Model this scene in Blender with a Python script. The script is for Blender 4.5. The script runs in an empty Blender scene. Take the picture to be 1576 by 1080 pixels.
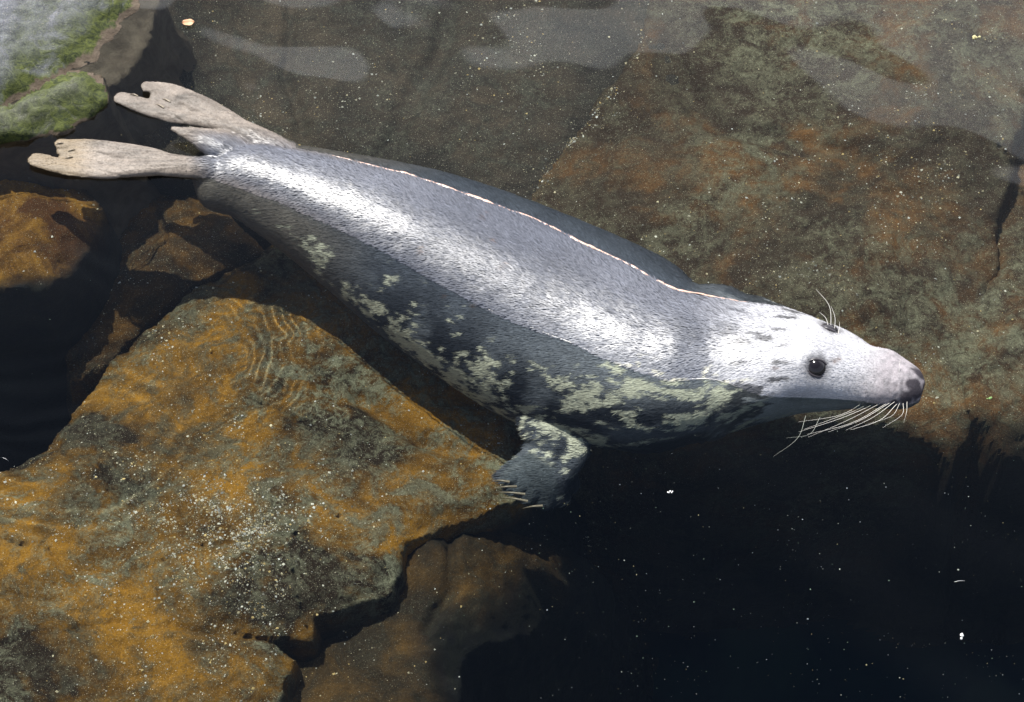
import bpy, bmesh, math, random
import numpy as np
from mathutils import Vector
from mathutils.bvhtree import BVHTree

S = bpy.context.scene
C = S.collection
rng = np.random.default_rng(7)
random.seed(7)

# ------------------------------------------------------------------ camera, sky, sun
PITCH = math.radians(52); DIST = 5.2; LENS = 81.4
cd = bpy.data.cameras.new('camera'); cam = bpy.data.objects.new('camera', cd); C.objects.link(cam); S.camera = cam
cd.lens = LENS; cd.clip_end = 30000; cd.clip_start = .5
cam.location = (0, -DIST*math.cos(PITCH), DIST*math.sin(PITCH))
cam.rotation_euler = (math.pi/2-PITCH, 0, 0)

SUN_EL = math.radians(62); SUN_AZ = math.radians(124)      # azimuth counter-clockwise from +x
SUN_DIR = Vector((math.cos(SUN_EL)*math.cos(SUN_AZ), math.cos(SUN_EL)*math.sin(SUN_AZ), math.sin(SUN_EL)))
W = bpy.data.worlds.new('World'); S.world = W; W.use_nodes = True
wn = W.node_tree.nodes; wl = W.node_tree.links
sky = wn.new('ShaderNodeTexSky'); sky.sky_type = 'NISHITA'; sky.sun_disc = False
sky.sun_elevation = SUN_EL; sky.sun_rotation = math.pi/2-SUN_AZ
sky.air_density = 1.0; sky.dust_density = .2
# a bright cloud bank standing up to about 45 degrees, unseen and shaped for its reflection on the water, clear sky above it
def wnode(t, **kw):
    x = wn.new(t)
    for k, v in kw.items(): setattr(x, k, v)
    return x
def wmath(op, a, b):
    x = wnode('ShaderNodeMath', operation=op)
    for s_, v in ((x.inputs[0], a), (x.inputs[1], b)):
        if hasattr(v, 'links'): wl.new(v, s_)
        else: s_.default_value = v
    return x.outputs[0]
wtc = wnode('ShaderNodeTexCoord').outputs['Generated']; wsp = wnode('ShaderNodeSeparateXYZ'); wl.new(wtc, wsp.inputs[0])
wnz = wnode('ShaderNodeTexNoise'); wnz.inputs['Scale'].default_value = 6; wnz.inputs['Detail'].default_value = 7; wl.new(wtc, wnz.inputs['Vector'])
wn2 = wnode('ShaderNodeTexNoise'); wn2.inputs['Scale'].default_value = 2.2; wn2.inputs['Detail'].default_value = 4; wl.new(wtc, wn2.inputs['Vector'])
wh = wmath('ADD', wsp.outputs[2], wmath('ADD', wmath('MULTIPLY', wmath('SUBTRACT', wnz.outputs[0], .5), -.10), wmath('MULTIPLY', wsp.outputs[0], -.17)))
wr = wnode('ShaderNodeMapRange'); wr.inputs[1].default_value = .683; wr.inputs[2].default_value = .678; wl.new(wh, wr.inputs[0])
wr2 = wnode('ShaderNodeMapRange'); wr2.inputs[1].default_value = .84; wr2.inputs[2].default_value = .68; wl.new(wh, wr2.inputs[0])
wfac = wmath('MULTIPLY', wmath('ADD', wmath('MULTIPLY', wr.outputs[0], .85), wmath('MULTIPLY', wr2.outputs[0], .16)), wmath('MAXIMUM', .12, wmath('MINIMUM', 1., wmath('ADD', wmath('MULTIPLY', wn2.outputs[0], 1.2), wmath('SUBTRACT', wmath('MULTIPLY', wsp.outputs[1], .9), .45)))))
wmx = wnode('ShaderNodeMix', data_type='RGBA', clamp_factor=True); wl.new(wfac, wmx.inputs[0]); wl.new(sky.outputs[0], wmx.inputs[6]); wmx.inputs[7].default_value = (32, 32, 35, 1)
wl.new(wmx.outputs[2], wn['Background'].inputs[0]); wn['Background'].inputs[1].default_value = .055

sl = bpy.data.lights.new('sun', 'SUN'); sl.energy = 4.8; sl.angle = math.radians(.5); sl.color = (1, .965, .91)
so = bpy.data.objects.new('sun', sl); C.objects.link(so); so.rotation_euler = SUN_DIR.to_track_quat('Z', 'Y').to_euler()
sl.cycles.is_caustics_light = True                        # real sunlight refracted by the water surface

S.view_settings.view_transform = 'Standard'; S.view_settings.look = 'None'
S.view_settings.gamma = 1; S.view_settings.use_curve_mapping = False
S.view_settings.exposure = 0.75

UNIT = 10                    # modelled in metres, then the whole scene is set to 1 unit = 10 cm (unit scale 0.1)
S.unit_settings.system = 'METRIC'; S.unit_settings.scale_length = 1/UNIT

# ------------------------------------------------------------------ helpers
FPX = LENS/36*1576
CAMP = np.array(cam.location)
FW = np.array([0, math.cos(PITCH), -math.sin(PITCH)]); UPV = np.array([0, math.sin(PITCH), math.cos(PITCH)]); RT = np.array([1., 0, 0])
def sight(px, py):
    d = FW + RT*(px-788)/FPX + UPV*(540-py)/FPX
    return d/np.linalg.norm(d)
def bend(d):
    n = 1/1.33; c = -d[2]; k = 1-n*n*(1-c*c)
    return n*d + np.array([0, 0, n*c-math.sqrt(k)])
def at(px, py, z=0.):
    """measured point of the photograph -> place in the pool at height z (below 0: under water)"""
    d = sight(px, py)
    if z >= 0: return CAMP + d*((z-CAMP[2])/d[2])
    h = CAMP + d*(-CAMP[2]/d[2]); t = bend(d)
    return h + t*(z/t[2])

def hsh(ix, iy, iz, seed):
    n = (ix*374761393 + iy*668265263 + iz*2147483647 + seed*144269504) & 0xffffffff
    n = ((n ^ (n >> 13))*1274126177) & 0xffffffff
    n = ((n ^ (n >> 16))*2246822519) & 0xffffffff
    return ((n ^ (n >> 15)) & 0xffffff)/float(0xffffff)
def vnoise(p, seed=0):
    """value noise, p (N,3) -> (N,) in -1..1"""
    f = np.floor(p); i = f.astype(np.int64); t = p-f; t = t*t*t*(t*(t*6-15)+10)
    out = 0
    for dx in (0, 1):
        for dy in (0, 1):
            for dz in (0, 1):
                w = (t[:, 0] if dx else 1-t[:, 0])*(t[:, 1] if dy else 1-t[:, 1])*(t[:, 2] if dz else 1-t[:, 2])
                out = out + w*hsh(i[:, 0]+dx, i[:, 1]+dy, i[:, 2]+dz, seed)
    return out*2-1
def fbm(p, scale, octv=4, seed=0, gain=.5):
    a = 1.; s = 0; tot = 0; q = p*scale
    for k in range(octv):
        s = s + a*vnoise(q+k*17.3, seed+k); tot += a; a *= gain; q = q*2.03
    return s/tot
def smooth(x, a, b):
    t = np.clip((x-a)/(b-a), 0, 1); return t*t*(3-2*t)

def build(name, v, f, mat, parent=None, cols=None, smooth_shade=True):
    me = bpy.data.meshes.new(name)
    v = np.asarray(v, float)
    if isinstance(f, np.ndarray):
        me.vertices.add(len(v)); me.vertices.foreach_set('co', v.ravel())
        k = f.shape[1]; me.loops.add(f.size); me.loops.foreach_set('vertex_index', f.ravel().astype(np.int32))
        me.polygons.add(len(f)); me.polygons.foreach_set('loop_start', np.arange(0, f.size, k, dtype=np.int32))
        me.update(calc_edges=True)
    else:
        me.from_pydata(v.tolist(), [], f)
    me.polygons.foreach_set('use_smooth', np.full(len(me.polygons), smooth_shade))
    if cols is not None:
        a = me.color_attributes.new('coat', 'FLOAT_COLOR', 'POINT')
        c = np.ones((len(v), 4)); c[:, :cols.shape[1]] = cols; a.data.foreach_set('color', c.ravel())
    if mat: me.materials.append(mat)
    o = bpy.data.objects.new(name, me); C.objects.link(o)
    if parent: o.parent = parent
    return o
def tag(o, label=None, cat=None, group=None, kind=None):
    if label: o['label'] = label
    if cat: o['category'] = cat
    if group: o['group'] = group
    if kind: o['kind'] = kind
    return o
def gridfaces(ny, nx, wrap=False):
    i = np.arange(ny*nx).reshape(ny, nx)
    if wrap: i = np.concatenate([i, i[:, :1]], 1)
    return np.stack([i[:-1, :-1], i[:-1, 1:], i[1:, 1:], i[1:, :-1]], -1).reshape(-1, 4)

class Mat:
    """small node helper"""
    def __init__(s, name):
        s.m = bpy.data.materials.new(name); s.m.use_nodes = True; s.nt = s.m.node_tree
        s.b = s.nt.nodes['Principled BSDF']; s.out = s.nt.nodes['Material Output']
        s.co = s.nt.nodes.new('ShaderNodeTexCoord').outputs['Object']
    def n(s, t, **kw):
        x = s.nt.nodes.new(t)
        for k, v in kw.items(): setattr(x, k, v)
        return x
    def link(s, a, b): s.nt.links.new(a, b)
    def noise(s, scale, detail=6, rough=.6, dist=0., vec=None):
        x = s.n('ShaderNodeTexNoise'); x.inputs['Scale'].default_value = scale; x.inputs['Detail'].default_value = detail
        x.inputs['Roughness'].default_value = rough; x.inputs['Distortion'].default_value = dist
        s.link(vec or s.co, x.inputs['Vector']); return x.outputs['Fac']
    def scaled(s, v, rot=(0, 0, 0)):
        x = s.n('ShaderNodeMapping'); x.inputs['Scale'].default_value = v; x.inputs['Rotation'].default_value = rot
        s.link(s.co, x.inputs['Vector']); return x.outputs[0]
    def ramp(s, fac, a, b, ca=(0, 0, 0), cb=(1, 1, 1)):
        x = s.n('ShaderNodeValToRGB'); e = x.color_ramp.elements
        e[0].position = a; e[1].position = b; e[0].color = (*ca, 1); e[1].color = (*cb, 1)
        s.link(fac, x.inputs[0]); return x.outputs[0]
    def mix(s, fac, a, b, mode='MIX'):
        x = s.n('ShaderNodeMix', data_type='RGBA', blend_type=mode)
        for sock, val in ((x.inputs[0], fac), (x.inputs[6], a), (x.inputs[7], b)):
            if hasattr(val, 'links'): s.link(val, sock)
            elif isinstance(val, tuple): sock.default_value = (*val, 1)
            else: sock.default_value = val
        return x.outputs[2]
    def math(s, op, a, b=0.):
        x = s.n('ShaderNodeMath', operation=op)
        for sock, val in ((x.inputs[0], a), (x.inputs[1], b)):
            if hasattr(val, 'links'): s.link(val, sock)
            else: sock.default_value = val
        return x.outputs[0]
    def bump(s, h, strength=.5, dist=.01, prev=None):
        x = s.n('ShaderNodeBump'); x.inputs['Strength'].default_value = strength; x.inputs['Distance'].default_value = dist*UNIT
        s.link(h, x.inputs['Height'])
        if prev is not None: s.link(prev, x.inputs['Normal'])
        return x.outputs[0]
    def set(s, **kw):
        for k, v in kw.items():
            k = k.replace('_', ' ')
            if hasattr(v, 'links'): s.link(v, s.b.inputs[k])
            elif isinstance(v, tuple) and len(v) == 3: s.b.inputs[k].default_value = (*v, 1)
            else: s.b.inputs[k].default_value = v
        return s.m

WAVE = .00075
# ------------------------------------------------------------------ rock materials
def rock_mat(name, warm, dark, pale, warm_lo=.42, warm_hi=.6, pale_lo=.52, pale_hi=.62, pale_amt=.8, moss=None, rough=.75, amt2=.6, spec=.12):
    m = Mat(name)
    big = m.noise(3.2, 7, .62, .4); mid = m.noise(11, 8, .68, .9); fine = m.noise(46, 9, .78, 1.3); tiny = m.noise(230, 4, .6)
    base = m.mix(m.ramp(big, warm_lo, warm_hi), dark, warm)
    base = m.mix(m.math('MULTIPLY', m.ramp(mid, .44, .60), .8), base, dark)
    lace = m.ramp(m.math('ADD', m.math('MULTIPLY', fine, .55), m.math('MULTIPLY', mid, .45)), pale_lo, pale_hi)
    zone = m.ramp(m.noise(2.1, 5, .6, .6), .4, .62)
    lace = m.math('MULTIPLY', m.math('MULTIPLY', lace, m.math('ADD', m.math('MULTIPLY', zone, .75), .25)), pale_amt)
    base = m.mix(lace, base, pale)
    base = m.mix(m.math('MULTIPLY', m.ramp(tiny, .42, .62), .7), base, m.mix(.5, base, (.0, .0, .0)))
    base = m.mix(m.math('MULTIPLY', m.ramp(m.noise(420, 3, .5), .63, .72), amt2), base, (.75, .68, .50))
    if moss:
        z = m.n('ShaderNodeSeparateXYZ'); m.link(m.co, z.inputs[0])
        h = m.math('ADD', z.outputs[2], m.math('MULTIPLY', m.math('SUBTRACT', big, .5), moss[2]))
        f = m.ramp(h, moss[0], moss[1], (1, 1, 1), (0, 0, 0))
        g = m.mix(m.ramp(fine, .4, .62), (.018, .026, .007), (.088, .105, .020))
        base = m.mix(m.math('MULTIPLY', f, m.ramp(mid, .25, .45)), base, g)
        base = m.mix(m.ramp(h, -.035, -.005, (1, 1, 1), (0, 0, 0)), base, m.mix(m.ramp(mid, .4, .6), (.085, .062, .042), (.13, .10, .07)))
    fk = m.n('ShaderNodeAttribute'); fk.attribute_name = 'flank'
    base = m.mix(fk.outputs['Fac'], base, m.mix(m.ramp(mid, .4, .6), (.007, .007, .008), (.014, .014, .010)))  # darkens flanks and shelf fronts: shade and deep-water dimming put into the colour
    nb = m.bump(fine, .7, .006); nb = m.bump(tiny, .8, .0025, nb); nb = m.bump(mid, .6, .012, nb)
    return m.set(Base_Color=base, Roughness=rough, Normal=nb, Specular_IOR_Level=spec)

M = {}
M['gold'] = rock_mat('golden_algae_rock', (.32, .148, .013), (.020, .011, .004), (.25, .245, .16), .41, .60, .47, .57, .85)
M['shelf_grey'] = rock_mat('grey_green_shelf_rock', (.085, .062, .042), (.032, .026, .020), (.17, .165, .12), .45, .65, .48, .64, .65)
M['shelf_brown'] = rock_mat('brown_shelf_rock', (.20, .095, .03), (.045, .028, .016), (.26, .25, .16), .46, .66, .46, .60, .75)
M['boulder'] = rock_mat('orange_algae_rock', (.58, .29, .035), (.09, .035, .008), (.28, .24, .11), .34, .55, .56, .68, .55)
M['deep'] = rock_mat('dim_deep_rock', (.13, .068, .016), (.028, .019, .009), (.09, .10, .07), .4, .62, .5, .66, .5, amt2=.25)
M['wedge'] = rock_mat('brown_rock', (.17, .078, .012), (.022, .013, .006), (.13, .12, .07), .4, .62, .5, .64, .5)
M['dry'] = rock_mat('dry_grey_rock', (.20, .205, .235), (.10, .105, .125), (.27, .285, .31), .35, .6, .46, .6, .6, (.02, .075, .10), spec=.3)
M['mossy'] = rock_mat('mossy_wet_rock', (.17, .17, .14), (.07, .08, .055), (.25, .27, .23), .35, .6, .47, .6, .6, (.03, .09, .09), spec=.3)
m = Mat('pool_bed')
M['bed'] = m.set(Specular_IOR_Level=0., Base_Color=m.mix(m.ramp(m.noise(1.6, 6, .6, .5), .42, .66), (.006, .012, .018), (.015, .030, .025)), Roughness=.9)  # dark blue-green stands in for the light lost in deep water
m = Mat('surrounding_ground')
M['ground'] = m.set(Base_Color=m.mix(m.noise(.9, 8, .6), (.10, .10, .09), (.24, .23, .21)), Roughness=.9)

# ------------------------------------------------------------------ pool bed, ground
xs = np.concatenate([[-400, -60, -20, -9], np.linspace(-6, 6, 61), [9, 20, 60, 400]])
X, Y = np.meshgrid(xs, xs); r = np.hypot(X, Y)
p = np.stack([X.ravel(), Y.ravel(), 0*X.ravel()], -1)
Z = (-1.6 + 2.2*smooth(r, 4.2, 5.6)) + .12*fbm(p, .8, 4, 3).reshape(X.shape)
bed = build('pool_bed', np.stack([X, Y, Z], -1).reshape(-1, 3), gridfaces(len(xs), len(xs)), M['bed'])
bed.data.materials.append(M['ground'])
mi = np.array([1 if bed.data.vertices[pl.vertices[0]].co.z > .02 else 0 for pl in bed.data.polygons]); bed.data.polygons.foreach_set('material_index', mi)
tag(bed, kind='structure')

# ------------------------------------------------------------------ rocks: solid stones with irregular outlines
def poly_sd(x, y, poly):
    """signed distance, negative inside"""
    d = np.full(x.shape, 1e9); ins = np.zeros(x.shape, bool); n = len(poly)
    for i in range(n):
        ax, ay = poly[i][:2]; bx, by = poly[(i+1) % n][:2]
        ex, ey = bx-ax, by-ay; wx, wy = x-ax, y-ay
        t = np.clip((wx*ex+wy*ey)/(ex*ex+ey*ey+1e-12), 0, 1)
        d = np.minimum(d, np.hypot(wx-ex*t, wy-ey*t))
        c = ((ay > y) != (by > y)) & (x < (bx-ax)*(y-ay)/(by-ay+1e-12)+ax)
        ins ^= c
    return np.where(ins, -d, d)
ROCKS = []
def rock(label, mat, outline, zedge, top, seed, res=.009, steep=5., rnd=.05, rough=.02, bottom=-1.5, wob=.03, steps=0., feat=None, flank=None, cat='rock', flank_shade_w=(-.01, .03)):
    poly = [at(a, b, zedge) for a, b in outline]; P2 = np.array([q[:2] for q in poly])
    pad = min(.35, (abs(bottom-zedge))/steep+.05)
    lo = np.maximum(P2.min(0)-pad, (-2.1, -1.5)); hi = np.minimum(P2.max(0)+pad, (2.1, 2.3))
    nx = int((hi[0]-lo[0])/res)+2; ny = int((hi[1]-lo[1])/res)+2
    X, Y = np.meshgrid(np.linspace(lo[0], hi[0], nx), np.linspace(lo[1], hi[1], ny))
    pp = np.stack([X.ravel(), Y.ravel(), np.zeros(X.size)], -1)
    wx = fbm(pp, 3.1, 4, seed+50).reshape(X.shape)*wob; wy = fbm(pp, 3.1, 4, seed+60).reshape(X.shape)*wob
    d = poly_sd(X+wx, Y+wy, poly) + .55*wob*fbm(pp, 18, 4, seed+70, .6).reshape(X.shape)
    z = top(X, Y) + rough*fbm(pp, 2.4, 5, seed).reshape(X.shape) + rough*.45*fbm(pp, 11, 5, seed+9, .6).reshape(X.shape) - rough*.22*(1-np.abs(fbm(pp*np.array([1, 1.7, 1]), 16, 4, seed+19, .6)).reshape(X.shape)*2.5).clip(0, 1)**2
    if steps:                                             # bedding ledges
        s = fbm(pp*np.array([1, 1.6, 1]), 1.5, 4, seed+33).reshape(X.shape)*5
        z = z + steps*(np.floor(s)+smooth(s-np.floor(s), .0, .12))/2
    if feat: z = z + feat(X, Y, pp)
    z = z - rnd*smooth(d, -rnd*1.6, 0)**2*.6 - np.clip(d, 0, None)*steep - np.clip(d, 0, .05)*2
    pp[:, 2] = z.ravel()
    g = pp + np.array([3.3, 1.7, 0])
    pp[:, 2] += .012*rough/.02*fbm(g, 26, 3, seed+80)*smooth(d.ravel(), -.02, .05)
    pp[:, :2] += np.stack([fbm(g, 9, 3, seed+81), fbm(g, 9, 3, seed+82)], -1)*.03*smooth(d.ravel(), .0, .06)[:, None]
    keep = (pp[:, 2] > bottom-.06).reshape(X.shape)
    F = gridfaces(ny, nx); k = keep.ravel()[F].any(1); F = F[k]
    used, inv = np.unique(F, return_inverse=True)
    v = pp[used]; v[:, 2] = np.maximum(v[:, 2], bottom)
    o = build('rock', v, inv.reshape(-1, 4), mat); tag(o, label, cat)
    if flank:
        dd = d.ravel()[used]+(.012+.25*(flank_shade_w[1]-flank_shade_w[0]))*fbm(v, 7, 4, seed+5)
        fa = o.data.attributes.new('flank', 'FLOAT', 'POINT'); fa.data.foreach_set('value', smooth(dd, *flank_shade_w)*(smooth(-v[:, 1], -.12, .05) if seed in (67, 71) else 1))  # mask of the painted shade, fading in across the rock edge
    ROCKS.append((o, v, d.ravel()[used], seed))
    return o

def crack(pts, z, wid, dep):
    poly = [at(a, b, z)[:2] for a, b in pts]
    def f(X, Y, pp):
        d = np.full(X.shape, 1e9)
        nz = fbm(pp, 12, 3, 5).reshape(X.shape)*.012; nw = fbm(pp, 5, 3, 6).reshape(X.shape)
        for a, b in zip(poly[:-1], poly[1:]):
            e = b-a; t = np.clip(((X-a[0])*e[0]+(Y-a[1])*e[1])/(e@e), 0, 1)
            d = np.minimum(d, np.hypot(X+nz-a[0]-e[0]*t, Y+nz-a[1]-e[1]*t))
        return -dep*(1-smooth(d, 0, wid*(1+.5*nw)))
    return f
def many(*fs): return lambda X, Y, pp: sum(f(X, Y, pp) for f in fs)
def bump_at(px, py, z, r, h):
    c = at(px, py, z)
    return lambda X, Y, pp: h*np.exp(-((X-c[0])**2+(Y-c[1])**2)/r**2)

# the large golden slab in front
rock('broad golden brown submerged rock slab filling the lower left, in front of the seal', M['gold'],
     [(395, 392), (300, 441), (212, 507), (168, 548), (125, 610), (66, 702), (0, 730), (-250, 790), (-250, 1400), (330, 1400), (440, 1082),
      (452, 1035), (432, 1012), (352, 992), (425, 1006), (478, 1000), (488, 966), (545, 944), (600, 922), (624, 885), (626, 835), (680, 812), (745, 796), (812, 760),
      (830, 700), (840, 640), (830, 540), (640, 380), (480, 300)],
     -.40, lambda x, y: -.41-.23*smooth(x, .0, .25)*smooth(-y, .05, .35)+.10*smooth(-y, -.2, .7)+.05*smooth(-x, .3, 1.1)*smooth(-y, 0, .6), 11, flank=1, flank_shade_w=(-.004, .02), res=.007, steep=6, rnd=.05, rough=.035, bottom=-1.1, wob=.018,
     feat=many(crack([(1, 1030), (180, 985), (330, 1000), (440, 1075)], -.40, .012, .012), crack([(560, 640), (640, 700), (720, 720)], -.5, .04, .03), crack([(235, 905), (320, 868), (455, 850), (520, 815)], -.42, .007, .022), crack([(60, 700), (150, 735), (190, 800), (300, 830)], -.42, .006, .016), crack([(330, 560), (400, 640), (520, 690)], -.45, .006, .016), crack([(455, 905), (480, 1000)], -.42, .006, .02), crack([(-20, 860), (90, 880), (140, 960)], -.42, .006, .018),
               bump_at(450, 600, -.5, .3, .045), bump_at(150, 760, -.45, .25, .04), bump_at(330, 820, -.45, .2, .03)))
# the ledge a step lower
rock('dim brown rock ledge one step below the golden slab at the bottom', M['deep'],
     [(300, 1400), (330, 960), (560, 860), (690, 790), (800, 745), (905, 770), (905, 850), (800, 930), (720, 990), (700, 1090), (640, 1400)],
     -.45, lambda x, y: -.42-.55*smooth(x, -.22, .45), 23, steep=3, rnd=.08, rough=.05, bottom=-1.55, wob=.04, flank=M['bed'], flank_shade_w=(-.16, .0),
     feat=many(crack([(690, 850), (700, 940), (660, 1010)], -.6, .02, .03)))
# the wedge between the cracks
rock('brown wedge shaped rock between the orange boulder and the golden slab, below the hind flippers', M['wedge'],
     [(150, 285), (300, 270), (420, 380), (388, 384), (291, 430), (200, 496), (150, 545), (100, 556), (88, 500), (120, 440), (160, 380)],
     -.44, lambda x, y: -.46-.05*smooth(-x, .7, 1.1), 37, steep=8, rnd=.06, rough=.05, bottom=-1.2, wob=.015)
# boulder on the left
rock('rounded orange brown boulder at the left edge below the lower hind flipper', M['boulder'],
     [(-320, 235), (-20, 238), (70, 268), (128, 292), (158, 335), (145, 375), (108, 425), (55, 452), (-20, 465), (-320, 475)],
     -.24, lambda x, y: -.18+.02*smooth(-x, .9, 1.3), 41, steep=8, rnd=.10, rough=.05, bottom=-1.3, wob=.025, flank=M['bed'], flank_shade_w=(-.05, .01))
# shelf behind the seal, two slabs and a third at the right
rock('dark grey green flat submerged slab behind the hind flippers and back of the seal', M['shelf_grey'],
     [(-300, -260), (1180, -260), (1085, 78), (1062, 128), (1005, 190), (962, 240), (928, 275), (900, 400), (760, 520), (480, 380), (330, 300), (120, 262), (-100, 240)],
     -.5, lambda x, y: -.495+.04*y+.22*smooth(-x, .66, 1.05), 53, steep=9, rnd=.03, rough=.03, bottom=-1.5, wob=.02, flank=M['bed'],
     feat=many(crack([(455, -50), (440, 130), (470, 215)], -.5, .03, .025), crack([(700, -50), (680, 100), (600, 240)], -.5, .05, .03), bump_at(700, 200, -.5, .25, .05)))
rock('brown mottled submerged slab behind the shoulders and head of the seal', M['shelf_brown'],
     [(1090, -260), (975, 80), (951, 132), (897, 194), (853, 244), (819, 280), (760, 420), (880, 560), (1050, 640), (1200, 650), (1330, 640), (1440, 660), (1478, 690), (1500, 640),
      (1512, 560), (1528, 470), (1545, 330), (1575, 200), (1640, -260)],
     -.5, lambda x, y: -.482+.04*y-.10*smooth(x, .55, 1.05)*smooth(-y, -.45, .2)-.25*smooth(-y, -.12, .30), 67, steep=7, rnd=.02, rough=.04, bottom=-1.55, wob=.03, flank=M['bed'], flank_shade_w=(-.20, .0),
     feat=many(bump_at(1150, 330, -.5, .25, .05), bump_at(1400, 200, -.5, .3, .08), bump_at(1290, 470, -.5, .2, .05), crack([(1010, 90), (1100, 220), (1300, 260)], -.5, .06, .03)))
rock('brown orange submerged rock at the right edge beyond the nose of the seal', M['shelf_brown'],
     [(1590, -260), (1525, 200), (1500, 330), (1490, 470), (1480, 560), (1490, 640), (1560, 690), (1900, 700), (1900, -260)],
     -.55, lambda x, y: -.5-.2*smooth(-y, -.2, .4), 71, flank=M['bed'], flank_shade_w=(-.16, .0), steep=7, rnd=.06, rough=.06, bottom=-1.5, wob=.03)
False and rock('dark sunken rock deep under the water in the lower right corner', M['bed'],
     [(1330, 800), (1480, 740), (1700, 700), (1900, 1100), (1600, 1250), (1420, 1150), (1300, 980)],
     -1.2, lambda x, y: -1.25+0*x, 79, res=.02, steep=1.2, rnd=.25, rough=.15, bottom=-1.7, wob=.12)
# dry rocks at the upper left
rock('dry pale grey rock with green moss rising from the water in the upper left corner', M['dry'],
     [(-350, -300), (120, -200), (215, -70), (246, -8), (226, 32), (196, 84), (158, 128), (80, 162), (0, 196), (-350, 340)],
     0., lambda x, y: .045+.05*smooth(-x, 1.0, 1.5), 83, steep=4, rnd=.13, rough=.035, bottom=-.9, wob=.03)
rock('low wet mossy rock at the left edge beside the lower hind flipper', M['mossy'],
     [(-300, 300), (0, 176), (50, 144), (110, 112), (158, 118), (156, 160), (100, 206), (30, 212), (0, 216), (-300, 250)],
     -.005, lambda x, y: .035+.03*smooth(-x, 1.0, 1.4), 89, steep=5, rnd=.06, rough=.05, bottom=-.9, wob=.03)
# the pool rim, out of the picture but real: keeps the far side plausible
# ------------------------------------------------------------------ the seal
seal = bpy.data.objects.new('grey_seal', None); C.objects.link(seal)
tag(seal, 'grey seal floating half submerged in the pool with its head to the right', 'seal')
# stations from tail to nose: centre x, y, z, half width, half height above, below
def stn(s, off, w, h, z):
    c, n = s; c = np.array(c)+np.array(n)/np.linalg.norm(n)*off
    return [c[0], c[1], z, w, h, h]
ST = [[-.765, .600, -.045, .030, .030, .035], [-.735, .590, -.060, .080, .060, .070],
      stn(((-.646, .548), (-.53, -.85)), -.022, .112, .106, -.080),
      stn(((-.553, .490), (-.54, -.84)), -.050, .142, .140, -.112),
      stn(((-.441, .418), (-.54, -.84)), -.074, .180, .176, -.145),
      stn(((-.316, .337), (-.56, -.83)), -.095, .223, .205, -.175),
      stn(((-.192, .252), (-.57, -.82)), -.106, .251, .225, -.192),
      stn(((-.071, .166), (-.56, -.83)), -.115, .267, .239, -.202),
      stn(((.047, .090), (-.53, -.85)), -.118, .276, .242, -.209),
      stn(((.164, .019), (-.48, -.87)), -.121, .273, .239, -.209),
      stn(((.279, -.041), (-.37, -.93)), -.113, .245, .209, -.179),
      [.380, .040, -.152, .225, .184, .215], [.458, .039, -.128, .205, .154, .225],
      [.528, .022, -.098, .176, .131, .215], [.599, -.004, -.058, .142, .114, .180], [.660, -.028, -.026, .110, .103, .160],
      [.728, -.044, -.018, .095, .083, .125], [.784, -.066, -.013, .077, .066, .095], [.835, -.084, -.006, .065, .053, .072],
      [.872, -.098, -.004, .056, .046, .055], [.896, -.107, -.006, .044, .036, .038], [.910, -.112, -.008, .026, .022, .022]]
ST = np.array(ST)
def spline(P, n):
    seg = np.r_[0, np.cumsum(np.linalg.norm(np.diff(P[:, :2], axis=0), axis=1))]
    t = np.linspace(0, seg[-1], n); out = np.zeros((n, P.shape[1]))
    m = np.gradient(P, seg, axis=0)
    i = np.clip(np.searchsorted(seg, t, 'right')-1, 0, len(P)-2); h = (seg[i+1]-seg[i])[:, None]; u = ((t-seg[i])[:, None])/h
    out = (2*u**3-3*u**2+1)*P[i]+(u**3-2*u**2+u)*h*m[i]+(-2*u**3+3*u**2)*P[i+1]+(u**3-u**2)*h*m[i+1]
    return t, out
ARC, SP = spline(ST, 420)
TAN = np.gradient(SP[:, :2], axis=0); k_ = np.ones(51)/51
TAN = np.stack([np.convolve(np.pad(TAN[:, j], 25, 'edge'), k_, 'valid') for j in (0, 1)], -1); TAN /= np.linalg.norm(TAN, axis=1)[:, None]
NRM = np.stack([TAN[:, 1], -TAN[:, 0]], -1)               # towards the camera side (right flank)
def body_tube(n=112):
    a = np.linspace(0, 2*math.pi, n, endpoint=False); ca, sa = np.cos(a), np.sin(a)
    V = []
    for i in range(len(SP)):
        x, y, z, w, ht, hb = SP[i]
        hd = smooth(ARC[i], 1.38, 1.5)                    # the head is squarer than the barrel
        e = 1-.12*hd
        c = np.sign(ca)*abs(ca)**e; s = np.sign(sa)*abs(sa)**e
        V.append(np.stack([x+NRM[i, 0]*w*c, y+NRM[i, 1]*w*c, z+np.where(s > 0, ht, hb)*s], -1))
    V = np.array(V).reshape(-1, 3); nb = len(SP)
    F = gridfaces(nb, n, True).tolist()
    i0 = list(range(n)); F.append(i0[::-1]); F.append([(nb-1)*n+k for k in range(n)])
    return V, F
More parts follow.
